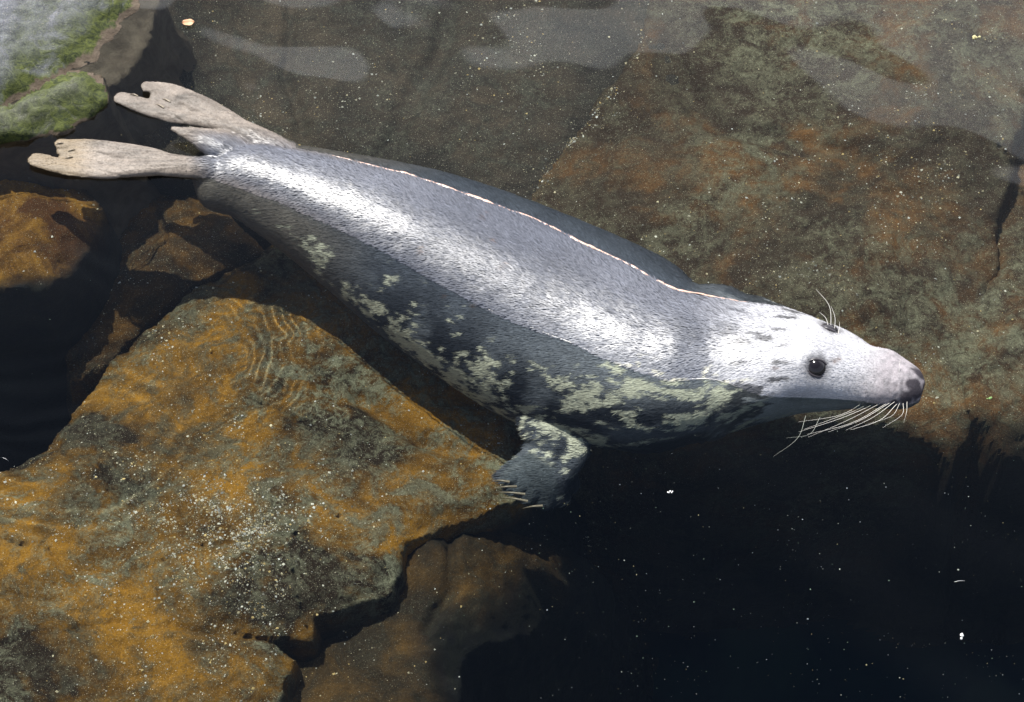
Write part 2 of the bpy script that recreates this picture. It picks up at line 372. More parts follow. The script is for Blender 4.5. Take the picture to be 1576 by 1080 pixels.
def tube(pts, wid, thk, up=(0, 0, 1), n=14, sub=14):
    P = np.array(pts, float); Q = np.c_[P, np.array(wid), np.array(thk)]
    seg = np.r_[0, np.cumsum(np.linalg.norm(np.diff(P, axis=0), axis=1))]
    t = np.linspace(0, seg[-1], sub*(len(P)-1)+1)
    m = np.gradient(Q, seg, axis=0); i = np.clip(np.searchsorted(seg, t, 'right')-1, 0, len(P)-2); h = (seg[i+1]-seg[i])[:, None]; u = ((t-seg[i])[:, None])/h
    Q = (2*u**3-3*u**2+1)*Q[i]+(u**3-2*u**2+u)*h*m[i]+(-2*u**3+3*u**2)*Q[i+1]+(u**3-u**2)*h*m[i+1]
    T = np.gradient(Q[:, :3], axis=0); T /= np.linalg.norm(T, axis=1)[:, None]
    sd = np.cross(T, np.array(up)); sd /= np.linalg.norm(sd, axis=1)[:, None]; u2 = np.cross(sd, T)
    # round both ends
    L = len(Q); capn = 5
    rows = []
    for e in (0, -1):
        pass
    a = np.linspace(0, 2*math.pi, n, endpoint=False)
    def ring(c, s, u_, w, k): return c+s*(w*np.cos(a))[:, None]+u_*(k*np.sin(a))[:, None]
    for j in range(capn, 0, -1):
        ph = j/(capn+.5)*math.pi/2; rows.append(ring(Q[0, :3]-T[0]*Q[0, 3]*math.sin(ph)*.8, sd[0], u2[0], Q[0, 3]*math.cos(ph), Q[0, 4]*math.cos(ph)))
    for j in range(L): rows.append(ring(Q[j, :3], sd[j], u2[j], Q[j, 3], Q[j, 4]))
    for j in range(1, capn+1):
        ph = j/(capn+.5)*math.pi/2; rows.append(ring(Q[-1, :3]+T[-1]*Q[-1, 3]*math.sin(ph)*.8, sd[-1], u2[-1], Q[-1, 3]*math.cos(ph), Q[-1, 4]*math.cos(ph)))
    V = np.array(rows).reshape(-1, 3); nb = len(rows); F = gridfaces(nb, n, True).tolist()
    F.append(list(range(n))[::-1]); F.append([(nb-1)*n+k for k in range(n)])
    return V, F
TUBES = [body_tube()]
def T_(px, wid, thk, **k): TUBES.append(tube([at(*q) for q in px], wid, thk, **k))
# lower (left in the picture) hind flipper: wrist, then five digits
T_([(360, 262, -.03), (300, 259, -.002), (250, 252, .005)], [.045, .034, .036], [.040, .024, .017])
dz = .007
for tip, mid, wd in (((54, 245, dz+.004), (150, 262, dz-.004), .0200), ((86, 250, dz-.004), (160, 252, dz-.004), .0150), ((98, 242, dz), (165, 242, dz-.002), .0130),
                     ((94, 232, dz+.002), (165, 233, dz+.002), .0130), ((92, 221, dz+.006), (165, 226, dz+.004), .0150)):
    T_([(282, 256, .002), ((mid[0]+282)/2+10, (mid[1]+254)/2, .006), mid, ((mid[0]+tip[0])/2, (mid[1]+tip[1])/2+(3 if wd > .018 else -1), dz), tip],
       [.022, .024, wd*1.35, wd*1.35, wd*1.15], [.020, .015, .010, .0075, .0045])
# upper hind flipper
T_([(440, 240, -.03), (400, 214, -.004), (365, 196, .005)], [.045, .034, .030], [.040, .022, .016])
for tip, mid, wd in (((186, 150, .004), (262, 176, .000), .0185), ((208, 162, -.004), (268, 176, .002), .0150), ((226, 158, .002), (285, 168, .003), .0130),
                     ((238, 148, .006), (285, 158, .008), .0130), ((226, 133, .012), (285, 148, .010), .0160)):
    T_([(392, 209, .0), ((mid[0]+392)/2, (mid[1]+207)/2-3, .006), mid, ((mid[0]+tip[0])/2, (mid[1]+tip[1])/2+(1 if wd == .0185 else -3), .004), tip],
       [.020, .024, wd*1.4, wd*1.4, wd*1.2], [.020, .014, .009, .0065, .004])
# tail
T_([(400, 250, -.04), (345, 226, .002), (305, 210, .020), (266, 198, .030)], [.070, .048, .030, .008], [.045, .024, .012, .005])
# right fore flipper (camera side), digits spread towards the lower left
T_([(850, 590, -.20), (853, 640, -.22), (858, 688, -.235), (846, 712, -.25)], [.095, .085, .074, .068], [.075, .050, .032, .024])
for tip, wd in (((776, 734, -.25), .018), ((790, 752, -.27), .017), ((812, 765, -.285), .018), ((842, 772, -.295), .018), ((866, 768, -.30), .018), ((884, 748, -.30), .016)):
    T_([(848, 690, -.238), ((848+tip[0])/2, (696+tip[1])/2, -.25), tip], [.040, .034, wd*1.15], [.024, .018, .009])
# left fore flipper, mostly hidden below the body
T_([(860, 420, -.27), (850, 400, -.40), (800, 400, -.47)], [.06, .05, .04], [.05, .03, .012], up=(0, 1, .6))
V = []; F = []; b = 0
for v, f in TUBES:
    V.append(v); F += [[i+b for i in q] for q in f]; b += len(v)
raw = build('body', np.concatenate(V), F, None)
md = raw.modifiers.new('r', 'REMESH'); md.mode = 'VOXEL'; md.voxel_size = .0032; md.use_smooth_shade = True
m2 = raw.modifiers.new('s', 'SMOOTH'); m2.iterations = 4; m2.factor = .5
dg = bpy.context.evaluated_depsgraph_get(); ev = raw.evaluated_get(dg); me = bpy.data.meshes.new_from_object(ev)
bpy.data.objects.remove(raw)
N = len(me.vertices); P = np.empty(N*3); me.vertices.foreach_get('co', P); P = P.reshape(-1, 3)
NM = np.empty(N*3); me.vertices.foreach_get('normal', NM); NM = NM.reshape(-1, 3)
print('seal verts', N)

def body_coords(P):
    """distance along the spine s, lateral offset, angle from the back (0 top, pi belly; sign = side)"""
    best = np.full(len(P), 1e9); idx = np.zeros(len(P), int)
    for i in range(0, len(SP), 2):
        d = (P[:, 0]-SP[i, 0])**2+(P[:, 1]-SP[i, 1])**2; k = d < best; best[k] = d[k]; idx[k] = i
    lat = (P[:, 0]-SP[idx, 0])*NRM[idx, 0]+(P[:, 1]-SP[idx, 1])*NRM[idx, 1]
    ang = np.arctan2(lat, P[:, 2]-SP[idx, 2])
    return ARC[idx], lat, ang, idx
s_, lat, ang, idx = body_coords(P)
def gz(c, r): return np.exp(-((P-np.array(c))**2).sum(1)/r**2)
bvh0 = BVHTree.FromPolygons([tuple(x) for x in P], [tuple(pl.vertices) for pl in me.polygons])
def hit(px, py, bvh=None):
    """surface point of the seal seen at that place of the photograph (through the water if needed)"""
    bv = bvh or bvh0; d = sight(px, py); h = bv.ray_cast(Vector(CAMP), Vector(d))
    if h[0] is None or h[0].z < 0:
        w = CAMP+d*(-CAMP[2]/d[2]); h = bv.ray_cast(Vector(w), Vector(bend(d)))
    return (np.array(h[0]), np.array(h[1])) if h[0] is not None else (None, None)
AX = TAN[-60]; HX = np.array([AX[0], AX[1], 0]); HN = np.array([AX[1], -AX[0], 0])        # head axis, right side
def mirror_pt(c):
    i = np.argmin(((SP[:, :2]-c[:2])**2).sum(1)); l = (c[:2]-SP[i, :2])@HN[:2]
    return np.array([*(c[:2]-2*l*HN[:2]), c[2]])
EYE, EN = hit(1258, 566); EYE2 = mirror_pt(EYE)
PAD, _ = hit(1352, 607); NOS, _ = hit(1400, 590); BROW, _ = hit(1255, 545)
for e in (EYE, EYE2):
    P += NM*(-.0105*gz(e, .022)+.0070*gz(e+np.array([0, 0, .022]), .028)+.004*gz(e-np.array([0, 0, .026]), .022))[:, None]          # socket under a brow
for c in (PAD, mirror_pt(PAD)):
    P += NM*(.0080*gz(c, .028)-.002*gz(c-HX*.05+np.array([0, 0, .01]), .022))[:, None]                   # whisker pads
c = SP[-70, :3].copy(); c[2] += SP[-70, 4]
P += NM*(.006*gz(c, .06))[:, None]
# muzzle dimples where the whiskers root
for k in range(26):
    q, _ = hit(1330+(k % 7)*10, 588+(k//7)*9+(k % 2)*3)
    if q is not None: P += NM*(-.0022*gz(q, .0042)+.0010*gz(q+HX*.004, .004))[:, None]
PORES = [q for q in (hit(1332+(k % 7)*9+(k*7) % 4, 590+(k//7)*9+(k % 2)*3)[0] for k in range(24)) if q is not None]
NOSE = [(q, r) for q, r in ((hit(1410, 603)[0], .024), (hit(1403, 592)[0], .016), (hit(1410, 590)[0], .014), (hit(1396, 613)[0], .018), (hit(1376, 620)[0], .009), (hit(1360, 623)[0], .006), (SP[-1, :3]+np.array([.004, 0, .005]), .026), (mirror_pt(hit(1408, 600)[0]), .018)) if q is not None]
NTIP = SP[-1, :3]+np.array([.0, -.012, .014]); NSL, _ = hit(1399, 592)
# nostrils and mouth line
for sgn in (1, -1):
    c0 = SP[-9, :3]+np.array([0, 0, .012])+HN*sgn*.014
    for k in range(5): P += NM*(-.0035*gz(c0+HX*(k-2)*.004+HN*sgn*.002*k+np.array([0, 0, .004])*(k-2), .0048))[:, None]
hz = SP[idx, 2]-.020
mouth = np.exp(-((P[:, 2]-(-.022-.03*smooth(1.80-s_, .0, .14)))/.0035)**2)*smooth(s_, ARC[-1]-.13, ARC[-1]-.10)
P -= NM*(.004*mouth)[:, None]
MOUTH = mouth.copy()
# neck folds and soft skin relief
onhead = smooth(s_, 1.36, 1.46)
P += NM*(.0022*fbm(P, 9, 3, 90)+.0008*fbm(P, 45, 3, 91)*(1-.5*onhead))[:, None]
f_ = smooth(s_, 1.15, 1.3)*(1-smooth(s_, 1.42, 1.5))
P += NM*(.0025*np.sin(s_*95+3*np.sin(ang*1.5))*f_*smooth(abs(ang), .7, 1.4))[:, None]
# flipper skin: grooves between digits come from the digits themselves; add wrinkles
ua = np.array([.78, -.62]); la = np.array([.995, -.09]); up_ = (P[:, 1] > .66+.0*P[:, 0])
pq = np.where(up_, P[:, 0]*-ua[1]+P[:, 1]*ua[0], P[:, 0]*-la[1]+P[:, 1]*la[0])
GROOVE = np.exp(-(np.abs(np.sin(pq*math.pi/.026+3.2*fbm(P*np.array([.5, .5, 0]), 9, 3, 96)))/.28)**2)*smooth(fbm(P*np.array([.5, .7, 0]), 11, 3, 97), -.35, .15)
hind = smooth(-P[:, 0]-.73+.0*P[:, 1], -.02, .05)
P += NM*(hind*.0011*fbm(P*np.array([.35, 2.2, 1]), 60, 3, 95)-.0015*hind*GROOVE)[:, None]
me.vertices.foreach_set('co', P.ravel()); me.update()
me.vertices.foreach_get('normal', NM.ravel()) if False else None
NM = np.empty(N*3); me.vertices.foreach_get('normal', NM); NM = NM.reshape(-1, 3)
bvh1 = BVHTree.FromPolygons([tuple(x) for x in P], [tuple(pl.vertices) for pl in me.polygons])

# ---- coat: cream, charcoal and grey, set out over the body surface itself
CREAM = [(490, 385, .035, 1.), (500, 415, .03, .9), (545, 455, .035, .7), (580, 480, .04, .8), (625, 520, .05, .9), (665, 553, .05, .9), (705, 583, .05, 1.), (745, 612, .05, 1.), (770, 632, .04, 1.),
         (752, 568, .04, 1.), (765, 590, .03, 1.), (735, 555, .03, .8), (830, 600, .05, .55), (870, 600, .04, .6), (845, 645, .05, .6), (880, 660, .045, .66), (900, 672, .04, .75), (860, 675, .05, .66),
         (925, 608, .05, .8), (950, 625, .05, .6), (905, 640, .05, .6), (985, 592, .05, .75), (1030, 600, .05, .7), (1075, 605, .05, .7), (1105, 618, .04, .8), (1135, 632, .04, .8),
         (980, 655, .05, .6), (1030, 650, .05, .5), (1150, 655, .05, .8), (1200, 660, .06, .9), (1100, 590, .04, .6), (1130, 588, .03, .7), (660, 470, .05, .3), (700, 500, .05, .35), (600, 440, .05, .25),
         (440, 350, .03, .35), (410, 330, .03, .3), (820, 660, .03, .7)]
def coat(P, s_, lat, ang, idx, NM):
    A = np.abs(ang); Q = np.stack([s_, A*.19, P[:, 2]*.15], -1)              # mirrored to the far flank
    Q = np.where((np.sign(lat) < 0)[:, None], Q+np.array([.031, .013, .0]), Q)
    cp = np.zeros(len(P))
    for (px, py, r, w) in CREAM:
        if (px, py) not in CPTS:
            h, _ = hit(px, py, bvh1)
            if h is None: CPTS[(px, py)] = None
            else:
                a, l, g, i = body_coords(h[None]); CPTS[(px, py)] = (a[0], abs(g[0])*.19)
        if CPTS[(px, py)] is None: continue
        a, g = CPTS[(px, py)]
        cp = np.maximum(cp, .86*w*np.exp(-(((Q[:, 0]-a)/(r*1.25))**2+((Q[:, 1]-g)/r)**2)*.8))
    cp = np.where(lat < 0, cp*smooth(A, 1.45, 1.9), cp)
    belly = smooth(A, 2.3, 2.9)*smooth(s_, .35, .6)
    cp = np.maximum(cp, .75*belly)
    warp = np.stack([fbm(Q, 13, 3, 101), fbm(Q, 13, 3, 102), fbm(Q, 13, 3, 103)], -1)*.03
    q2 = (np.where((P[:, 2] < -.18)[:, None], P*1., Q)+warp)*np.array([.75, 1.1, 1])
    n1 = fbm(q2, 42, 3, 110, .55); n2 = fbm(q2, 78, 3, 113)
    cream = smooth((n1*.5+n2*.5)*3.0+(cp-.58)*2.0, -.06, .12)*smooth(cp, .05, .25)
    head = smooth(s_, 1.30, 1.52); back = 1-smooth(A, .9, 1.35)
    # greys: back cool mid grey, flank charcoal with grey brindle, rump brownish
    brind = fbm(Q*np.array([1, 1.4, 1]), 16, 4, 120)
    grey = np.array([.088, .096, .120]); char = np.array([.032, .035, .046]); midg = np.array([.15, .16, .185]); brown = np.array([.155, .135, .120])
    flank = char[None]+(midg-char)[None]*smooth(brind, -.25, .45)[:, None]
    fl_amt = np.where(lat < 0, smooth(A, 1.3, 1.9), smooth(A, .55, 1.15))*smooth(s_, .42, .72)
    rump = 1-smooth(s_, .30, .62)
    c = grey[None]*(1+.22*brind[:, None])
    c = c*(1-(fl_amt[:, None]))+flank*fl_amt[:, None]
    nk = (smooth(s_, .75, 1.25)*smooth(A, .05, .5)*(1-smooth(A, .75, 1.15))*(lat > 0))[:, None]; c = c*(1-.6*nk)+np.array([.30, .31, .34])[None]*.6*nk  # near-side neck strip paled: part coat colour, part highlight put into the colour
    r = (rump*smooth(A, .35, .8))[:, None]
    c = c*(1-r)+brown[None]*(1+.35*brind[:, None])*r
    # the pale head and forehead
    hc = np.array([.50, .50, .52])[None]*(1+.18*fbm(Q, 30, 3, 130)[:, None])
    spot = smooth(fbm(q2, 26, 3, 133)+.55*(1-smooth(s_, 1.38, 1.62))*smooth(A, .7, 1.2)-.62*smooth(s_, 1.5, 1.62)-.1, .0, .22)
    hc = hc*(1-.82*spot[:, None])
    hd = (head*(1-.75*smooth(A, 1.75, 2.1)*(1-smooth(s_, 1.42, 1.58))))[:, None]
    c = c*(1-hd)+hc*hd
    crc = np.array([.66, .64, .51])[None]*(1+.1*brind[:, None])
    c = c*(1-cream[:, None])+crc*cream[:, None]
    # muzzle skin, nose, eye rims
    mz = smooth(s_, 1.66, 1.76)[:, None]
    skin = np.array([.20, .172, .182])[None]*(1+.8*fbm(P, 90, 3, 140)[:, None])
    c = c*(1-.75*mz)+skin*.75*mz
    for q in PORES: c = c*(1-.6*np.exp(-((P-q)**2).sum(1)/.0032**2))[:, None]
    nz = .006*fbm(P, 70, 3, 141); ns = np.maximum.reduce([1-smooth(np.linalg.norm(P-q, axis=1)+nz, .6*r, 1.25*r) for q, r in NOSE])[:, None]
    for e in (NSL, mirror_pt(NSL)):
        v = P-e; u = np.array([.8, -.1, -.6]); al = v@u; pe = np.sqrt(np.maximum((v**2).sum(1)-al**2, 0))
        g = np.exp(-(al/.012)**2-(pe/.0042)**2)[:, None]; c = c*(1-.95*g)+.015*g
    c = c*(1-ns)+np.array([.050, .045, .052])[None]*ns; mo = (.8*MOUTH)[:, None]; c = c*(1-mo)+.03*mo
    for e in (EYE, EYE2):
        g = np.exp(-(((P-e)**2).sum(1)/.030**2)**2)[:, None]**1.0; c = c*(1-.9*g)+np.array([.035, .032, .036])[None]*.9*g
    for (x_, y_, r_) in ((746, 338, .005), (752, 330, .004), (763, 372, .0045), (653, 388, .005), (655, 381, .004), (776, 414, .005), (784, 408, .004), (690, 456, .004), (734, 470, .006), (1196, 566, .005), (1285, 556, .006), (1292, 553, .005)):
        q, _ = hit(x_, y_, bvh1)
        if q is not None:
            g = np.exp(-((P-q)**2).sum(1)/r_**2)[:, None]; c = c*(1-.8*g)+np.array([.10, .06, .045])[None]*.8*g
    # hind flippers and tail: tan to pinkish grey bare skin
    hf = smooth(-P[:, 0]+.02*fbm(P, 12, 3, 149), .69, .80)*np.where(P[:, 1] < .9, 1, 1)
    hf = np.maximum(hf, smooth(P[:, 1]+.02*fbm(P, 12, 3, 148), .60, .69)*(P[:, 0] < -.5))
    fn = fbm(P*np.array([.5, 1.6, 1]), 22, 4, 150)
    fc = np.array([.185, .157, .130])[None]*(1+.6*fn[:, None]+.25*fbm(P, 70, 3, 152)[:, None])*(1-.18*GROOVE[:, None] if len(P) == N else 1); fold_dark = smooth(fbm(P*np.array([.3, 2, 1]), 50, 3, 151), .25, .5)  # darker in the grooves and along lengthwise folds
    fc = fc*(1-.35*fold_dark[:, None]); ft = smooth(-P[:, 0], .98, 1.06)[:, None]; fc = fc*(1-ft)+np.array([.21, .165, .11])[None]*(1+.3*fn[:, None])*ft
    c = c*(1-hf[:, None])+fc*hf[:, None]
    # fore flipper paw: plain slate grey
    h2, _ = CP2; pw = np.exp(-((P-h2)**2).sum(1)/.085**2); pw = smooth(pw+.12*n1, .42, .60)*(P[:, 2] < -.21)
    pc = np.array([.085, .095, .105])[None]*(1+.4*brind[:, None])
    c = c*(1-pw[:, None])+pc*pw[:, None]
    # the pale line along the back is the added meniscus strip, not coat
    return np.clip(c, .01, .9), hf
CPTS = {}; CP2 = (at(822, 742, -.265), 0)
cols, hf = coat(P, s_, lat, ang, idx, NM)
a_ = me.color_attributes.new('coat', 'FLOAT_COLOR', 'POINT'); cc = np.ones((N, 4)); cc[:, :3] = cols; cc[:, 3] = 1-.85*smooth(s_, 1.60, 1.72); a_.data.foreach_set('color', cc.ravel())
a_ = me.attributes.new('fur', 'FLOAT', 'POINT'); a_.data.foreach_set('value', 1-hf)
fm = Mat('seal_skin'); at1 = fm.n('ShaderNodeAttribute'); at1.attribute_name = 'coat'
sc_ = fm.noise(240, 4, .6, .3); sc2 = fm.noise(60, 5, .6, .8)
def wetspec(m, v):                                        # fur loses its gloss once it is under water
    z = m.n('ShaderNodeSeparateXYZ'); m.link(m.co, z.inputs[0])
    r = m.n('ShaderNodeMapRange'); r.inputs[1].default_value = -.003; r.inputs[2].default_value = .001; r.inputs[3].default_value = .08; r.inputs[4].default_value = v
    m.link(z.outputs[2], r.inputs[0]); return r.outputs[0]
colr = fm.mix(.45, at1.outputs[0], fm.mix(1., at1.outputs[0], fm.ramp(sc_, .3, .7, (.45, .45, .45), (1.4, 1.4, 1.4)), 'MULTIPLY'))
nb = fm.bump(sc_, .35, .0015); nb = fm.bump(sc2, .35, .002, nb)
body = bpy.data.objects.new('body', me); C.objects.link(body); body.parent = seal
me.materials.clear(); me.materials.append(fm.set(Base_Color=colr, Roughness=.55, Normal=nb, Specular_IOR_Level=fm.math('MULTIPLY', wetspec(fm, .3), at1.outputs['Alpha'])))
me.polygons.foreach_set('use_smooth', np.full(len(me.polygons), True))

# ---- fur: short flat tufts combed back along the body
def fur(count, L0, W0):
    nf = len(me.polygons); F = np.empty(nf*4, int); 
    me.polygons.foreach_get('vertices', F) if len(me.loops) == nf*4 else None
    F = F.reshape(-1, 4); ar = np.empty(nf); me.polygons.foreach_get('area', ar)
    w = ar*(1-.55*hf[F[:, 0]])*(1-smooth(s_[F[:, 0]], ARC[-1]-.05, ARC[-1]-.025))*(1-.6*smooth(s_[F[:, 0]], 1.66, 1.76))*(.35+.65*(P[F[:, 0], 2] > -.30))
    pick = rng.choice(nf, count, p=w/w.sum()); u = rng.random((count, 2))
    q = P[F[pick]]; nn = NM[F[pick]]; cq = cols[F[pick]]
    u1 = u[:, :1]; u2 = u[:, 1:]
    bl = lambda q: (q[:, 0]*(1-u1)+q[:, 1]*u1)*(1-u2)+(q[:, 3]*(1-u1)+q[:, 2]*u1)*u2
    p = bl(q); n = bl(nn); n /= np.linalg.norm(n, axis=1)[:, None]; c = bl(cq)
    si = idx[F[pick, 0]]; ss = s_[F[pick, 0]]; an = ang[F[pick, 0]]
    T = -np.c_[TAN[si], np.zeros(count)]
    side = np.c_[NRM[si]*np.sign(lat[F[pick, 0]])[:, None], -np.ones(count)*.9]
    flow = .42+.25*fbm(p, 4, 2, 160)
    flow = flow*(1-.4*smooth(ss, 1.4, 1.6))
    d = T+side*(flow*smooth(np.abs(an), .03, .5))[:, None]+.17*rng.normal(size=(count, 3))
    # arm fur follows the flipper
    d -= n*(d*n).sum(1)[:, None]; d /= np.linalg.norm(d, axis=1)[:, None]
    t = np.cross(n, d)
    hd = smooth(ss, 1.42, 1.6)
    Ln = L0*rng.uniform(.6, 1.3, count)*(1-.55*hd); Wd = W0*rng.uniform(.6, 1.4, count)*(1-.3*hd)
    eyed = np.minimum(np.linalg.norm(p-EYE, axis=1), np.linalg.norm(p-EYE2, axis=1)); Ln *= smooth(eyed, .008, .03)*.9+.1
    Ln *= 1-.75*smooth(ss, 1.66, 1.78)
    Ln *= 1-.72*hf[F[pick, 0]]; Wd *= 1-.35*hf[F[pick, 0]]; cq0 = hf[F[pick, 0]][:, None]
    fd = np.where((P[F[pick, 0], 1] > .66)[:, None], np.array([[-.78, .62, 0]]), np.array([[-.99, .06, 0]])); d = d*(1-cq0)+(fd+.12*rng.normal(size=(count, 3)))*cq0; d -= n*(d*n).sum(1)[:, None]; d /= np.linalg.norm(d, axis=1)[:, None]; t = np.cross(n, d)
    roll = rng.normal(0, .22, count)
    t2 = t*np.cos(roll)[:, None]+n*np.sin(roll)[:, None]
    lift = rng.uniform(.05, .22, count)
    b0 = p-n*.0008
    mid = p+d*(Ln*.5)[:, None]+n*(Ln*lift*.5+.0008)[:, None]
    tip = p+d*Ln[:, None]+n*(Ln*lift*.35)[:, None]
    V = np.stack([b0-t2*Wd[:, None]*.5, b0+t2*Wd[:, None]*.5, mid-t2*Wd[:, None]*.45, mid+t2*Wd[:, None]*.45, tip], 1).reshape(-1, 3)
    k = np.arange(count)[:, None]*5
    Fq = np.concatenate([k+np.array([[3, 1, 0]]), k+np.array([[2, 3, 0]]), k+np.array([[4, 3, 2]])], 0)
    val = np.exp(rng.normal(0, .15, count))[:, None]
    c = np.c_[np.clip(c*val, .008, .95), 1-.9*cq0[:, 0]-.5*smooth(ss, 1.62, 1.74)*(1-cq0[:, 0])]; c[:, 3] *= 1-.62*smooth(ss, .42, .68)*(1-smooth(ss, .85, 1.15))*(1+.3*fbm(p, 8, 3, 180)); cv = np.repeat(c, 5, 0); cv[4::5, :3] *= 1.12
    m = Mat('seal_fur'); a = m.n('ShaderNodeAttribute'); a.attribute_name = 'coat'
    mm = m.set(Base_Color=a.outputs[0], Roughness=.42, Specular_IOR_Level=m.math('MULTIPLY', wetspec(m, 1.), a.outputs['Alpha']))
    o = build('fur', V, Fq, mm, seal, cv, True); tag(o, kind='stuff')
    # shade tufts mostly like the skin they lie on, each turned a little
    nv = n+.09*(t2-t*(t2*t).sum(1)[:, None])+.03*rng.normal(size=(count, 3)); nv /= np.linalg.norm(nv, axis=1)[:, None]
    o.data.normals_split_custom_set_from_vertices(np.repeat(nv, 5, 0).tolist())
    return o
FUR = fur(230000, .0185, .0017)

# ---- added pale strips standing in for the meniscus highlight where water meets the seal
def rim(side, s0, s1, r, col, label):
    pts = []
    for i in range(8, len(SP)-8, 2):
        if not (s0 < ARC[i] < s1): continue
        k = (np.abs(P[:, 2]) < .0028) & (np.abs(s_-ARC[i]) < .006) & (np.sign(lat) == side) & (np.abs(lat) > .4*SP[i, 3])
        if k.sum() > 1: pts.append(P[k].mean(0)*[1, 1, 0]+np.r_[NRM[i]*side*.0005, .0006])
    pts = np.array(pts); w = np.ones(9)/9
    for j in (0, 1): pts[4:-4, j] = np.convolve(pts[:, j], w, 'valid')
    pts[:, :2] += (fbm(pts, 9, 3, 171)*.006+fbm(pts, 40, 2, 172)*.002)[:, None]*np.array([.5, .8])
    L = len(pts); t = np.gradient(pts, axis=0); t /= np.linalg.norm(t, axis=1)[:, None]; sd = np.cross(t, [0, 0, 1.])
    rad = r*(.75+1.1*fbm(pts, 50, 3, 170)).clip(.5, 2)*np.minimum(1, np.minimum(np.arange(L), np.arange(L)[::-1])/14+.05)
    a = np.linspace(0, 2*math.pi, 8, endpoint=False)
    V = (pts[:, None]+sd[:, None]*(rad[:, None]*1.3*np.cos(a))[..., None]+np.array([0, 0, 1.])*(rad[:, None]*.8*np.sin(a))[..., None]).reshape(-1, 3)
    m = Mat('glint'); m.set(Base_Color=col, Roughness=.25)
    o = build('meniscus_strip', V, gridfaces(L, 8, True), m.m); tag(o, label, 'glint', kind='stuff')
rim(-1, .30, 1.42, .0036, (.62, .40, .31), 'thin pale pink strip standing in for the meniscus highlight along the far side of the back of the seal')
rim(1, .80, 1.45, .0008, (.8, .78, .72), 'thin pale strip standing in for the meniscus highlight along the near flank of the seal')

# ---- eyes
def ico(name, c, r, mat, scl=(1, 1, 1), sub=4, parent=None):
    bm = bmesh.new(); bmesh.ops.create_icosphere(bm, subdivisions=sub, radius=r)
    mm = bpy.data.meshes.new(name); bm.to_mesh(mm); bm.free(); mm.materials.append(mat)
    mm.polygons.foreach_set('use_smooth', np.full(len(mm.polygons), True))
    o = bpy.data.objects.new(name, mm); C.objects.link(o); o.location = c; o.scale = scl; o.parent = parent or seal
    return o
em = Mat('wet_eye').set(Base_Color=(.012, .010, .012), Roughness=.14)
lm = Mat('eyelid_skin').set(Base_Color=(.045, .040, .045), Roughness=.3)
for e in (EYE, EYE2):
    h = bvh1.find_nearest(Vector(e)); c = np.array(h[0]); n = np.array(h[1])
    eye = ico('eye', c-n*.0150, .0265, em)
    # lid ring
    n = n/np.linalg.norm(n); a = HX-n*(HX@n); a /= np.linalg.norm(a); b2 = np.cross(n, a)
    th = np.linspace(0, 2*math.pi, 40, endpoint=False); rr = .0027
    rows = []
    for t in th:
        cen = c-n*.0010+a*math.cos(t)*.0240+b2*math.sin(t)*.0185+n*.0050*(1-abs(math.cos(t))**2*.9)
        rad = a*math.cos(t)+b2*math.sin(t)
        rows.append([cen+rad*rr*math.cos(u)+n*rr*math.sin(u) for u in np.linspace(0, 2*math.pi, 10, endpoint=False)])
    R = np.array(rows+[rows[0]])
    build('eyelid', R.reshape(-1, 3), gridfaces(41, 10, True), lm, seal)

# ---- whiskers: curved tapering hairs from the muzzle pads and brows
wmat = Mat('whisker').set(Base_Color=(.80, .76, .68), Roughness=.35)
def strand(name, pts, r, mat=None, parent=seal, tip=.25, n=6):
    P_ = np.array(pts, float); seg = np.r_[0, np.cumsum(np.linalg.norm(np.diff(P_, axis=0), axis=1))]
    t = np.linspace(0, seg[-1], 22); m = np.gradient(P_, seg, axis=0); i = np.clip(np.searchsorted(seg, t, 'right')-1, 0, len(P_)-2); h = (seg[i+1]-seg[i])[:, None]; u = ((t-seg[i])[:, None])/h
    Q = (2*u**3-3*u**2+1)*P_[i]+(u**3-2*u**2+u)*h*m[i]+(-2*u**3+3*u**2)*P_[i+1]+(u**3-u**2)*h*m[i+1]
    T = np.gradient(Q, axis=0); T /= np.linalg.norm(T, axis=1)[:, None]
    sd = np.cross(T, [0.13, .2, .97]); sd /= np.linalg.norm(sd, axis=1)[:, None]; u2 = np.cross(sd, T)
    a = np.linspace(0, 2*math.pi, n, endpoint=False); rad = r*(1-(1-tip)*np.linspace(0, 1, len(Q))**1.3)
    V = (Q[:, None]+sd[:, None]*(rad[:, None]*np.cos(a))[..., None]+u2[:, None]*(rad[:, None]*np.sin(a))[..., None]).reshape(-1, 3)
    return build(name, V, gridfaces(len(Q), n, True), mat or wmat, parent)
WH = [((1371, 623), (1320, 652), (1272, 667)), ((1366, 624), (1310, 655), (1242, 671)), ((1354, 625), (1300, 654), (1245, 669)), ((1344, 626), (1290, 645), (1221, 663)),
      ((1326, 625), (1285, 643), (1222, 650)), ((1377, 622), (1345, 645), (1297, 663)), ((1385, 624), (1372, 640), (1331, 656)),
      ((1381, 625), (1355, 646), (1310, 662)), ((1334, 627), (1296, 641), (1232, 658)), ((1396, 622), (1394, 636), (1384, 647)),
      ((1390, 624), (1384, 640), (1360, 655))]
for i, w in enumerate(WH):
    h, _ = hit(w[0][0], w[0][1]-4, bvh1)
    strand('whisker', [h if h is not None else at(*w[0], .008), at(w[1][0]+random.uniform(-5, 5), w[1][1]+random.uniform(-4, 4), .014+.002*(i % 4)), at(w[2][0]+random.uniform(-9, 9), w[2][1]+random.uniform(-3, 5), .006+.001*(i % 3))], random.uniform(.0004, .0007))
    hm = mirror_pt(h if h is not None else at(*w[0], .008)); o = strand('whisker', [hm, hm-HX*.02-HN*.02+np.array([0, 0, -.02]), hm-HX*(.06+.01*(i % 3))-HN*.022+np.array([0, 0, -.05])], .0008) if i % 2 == 0 else None
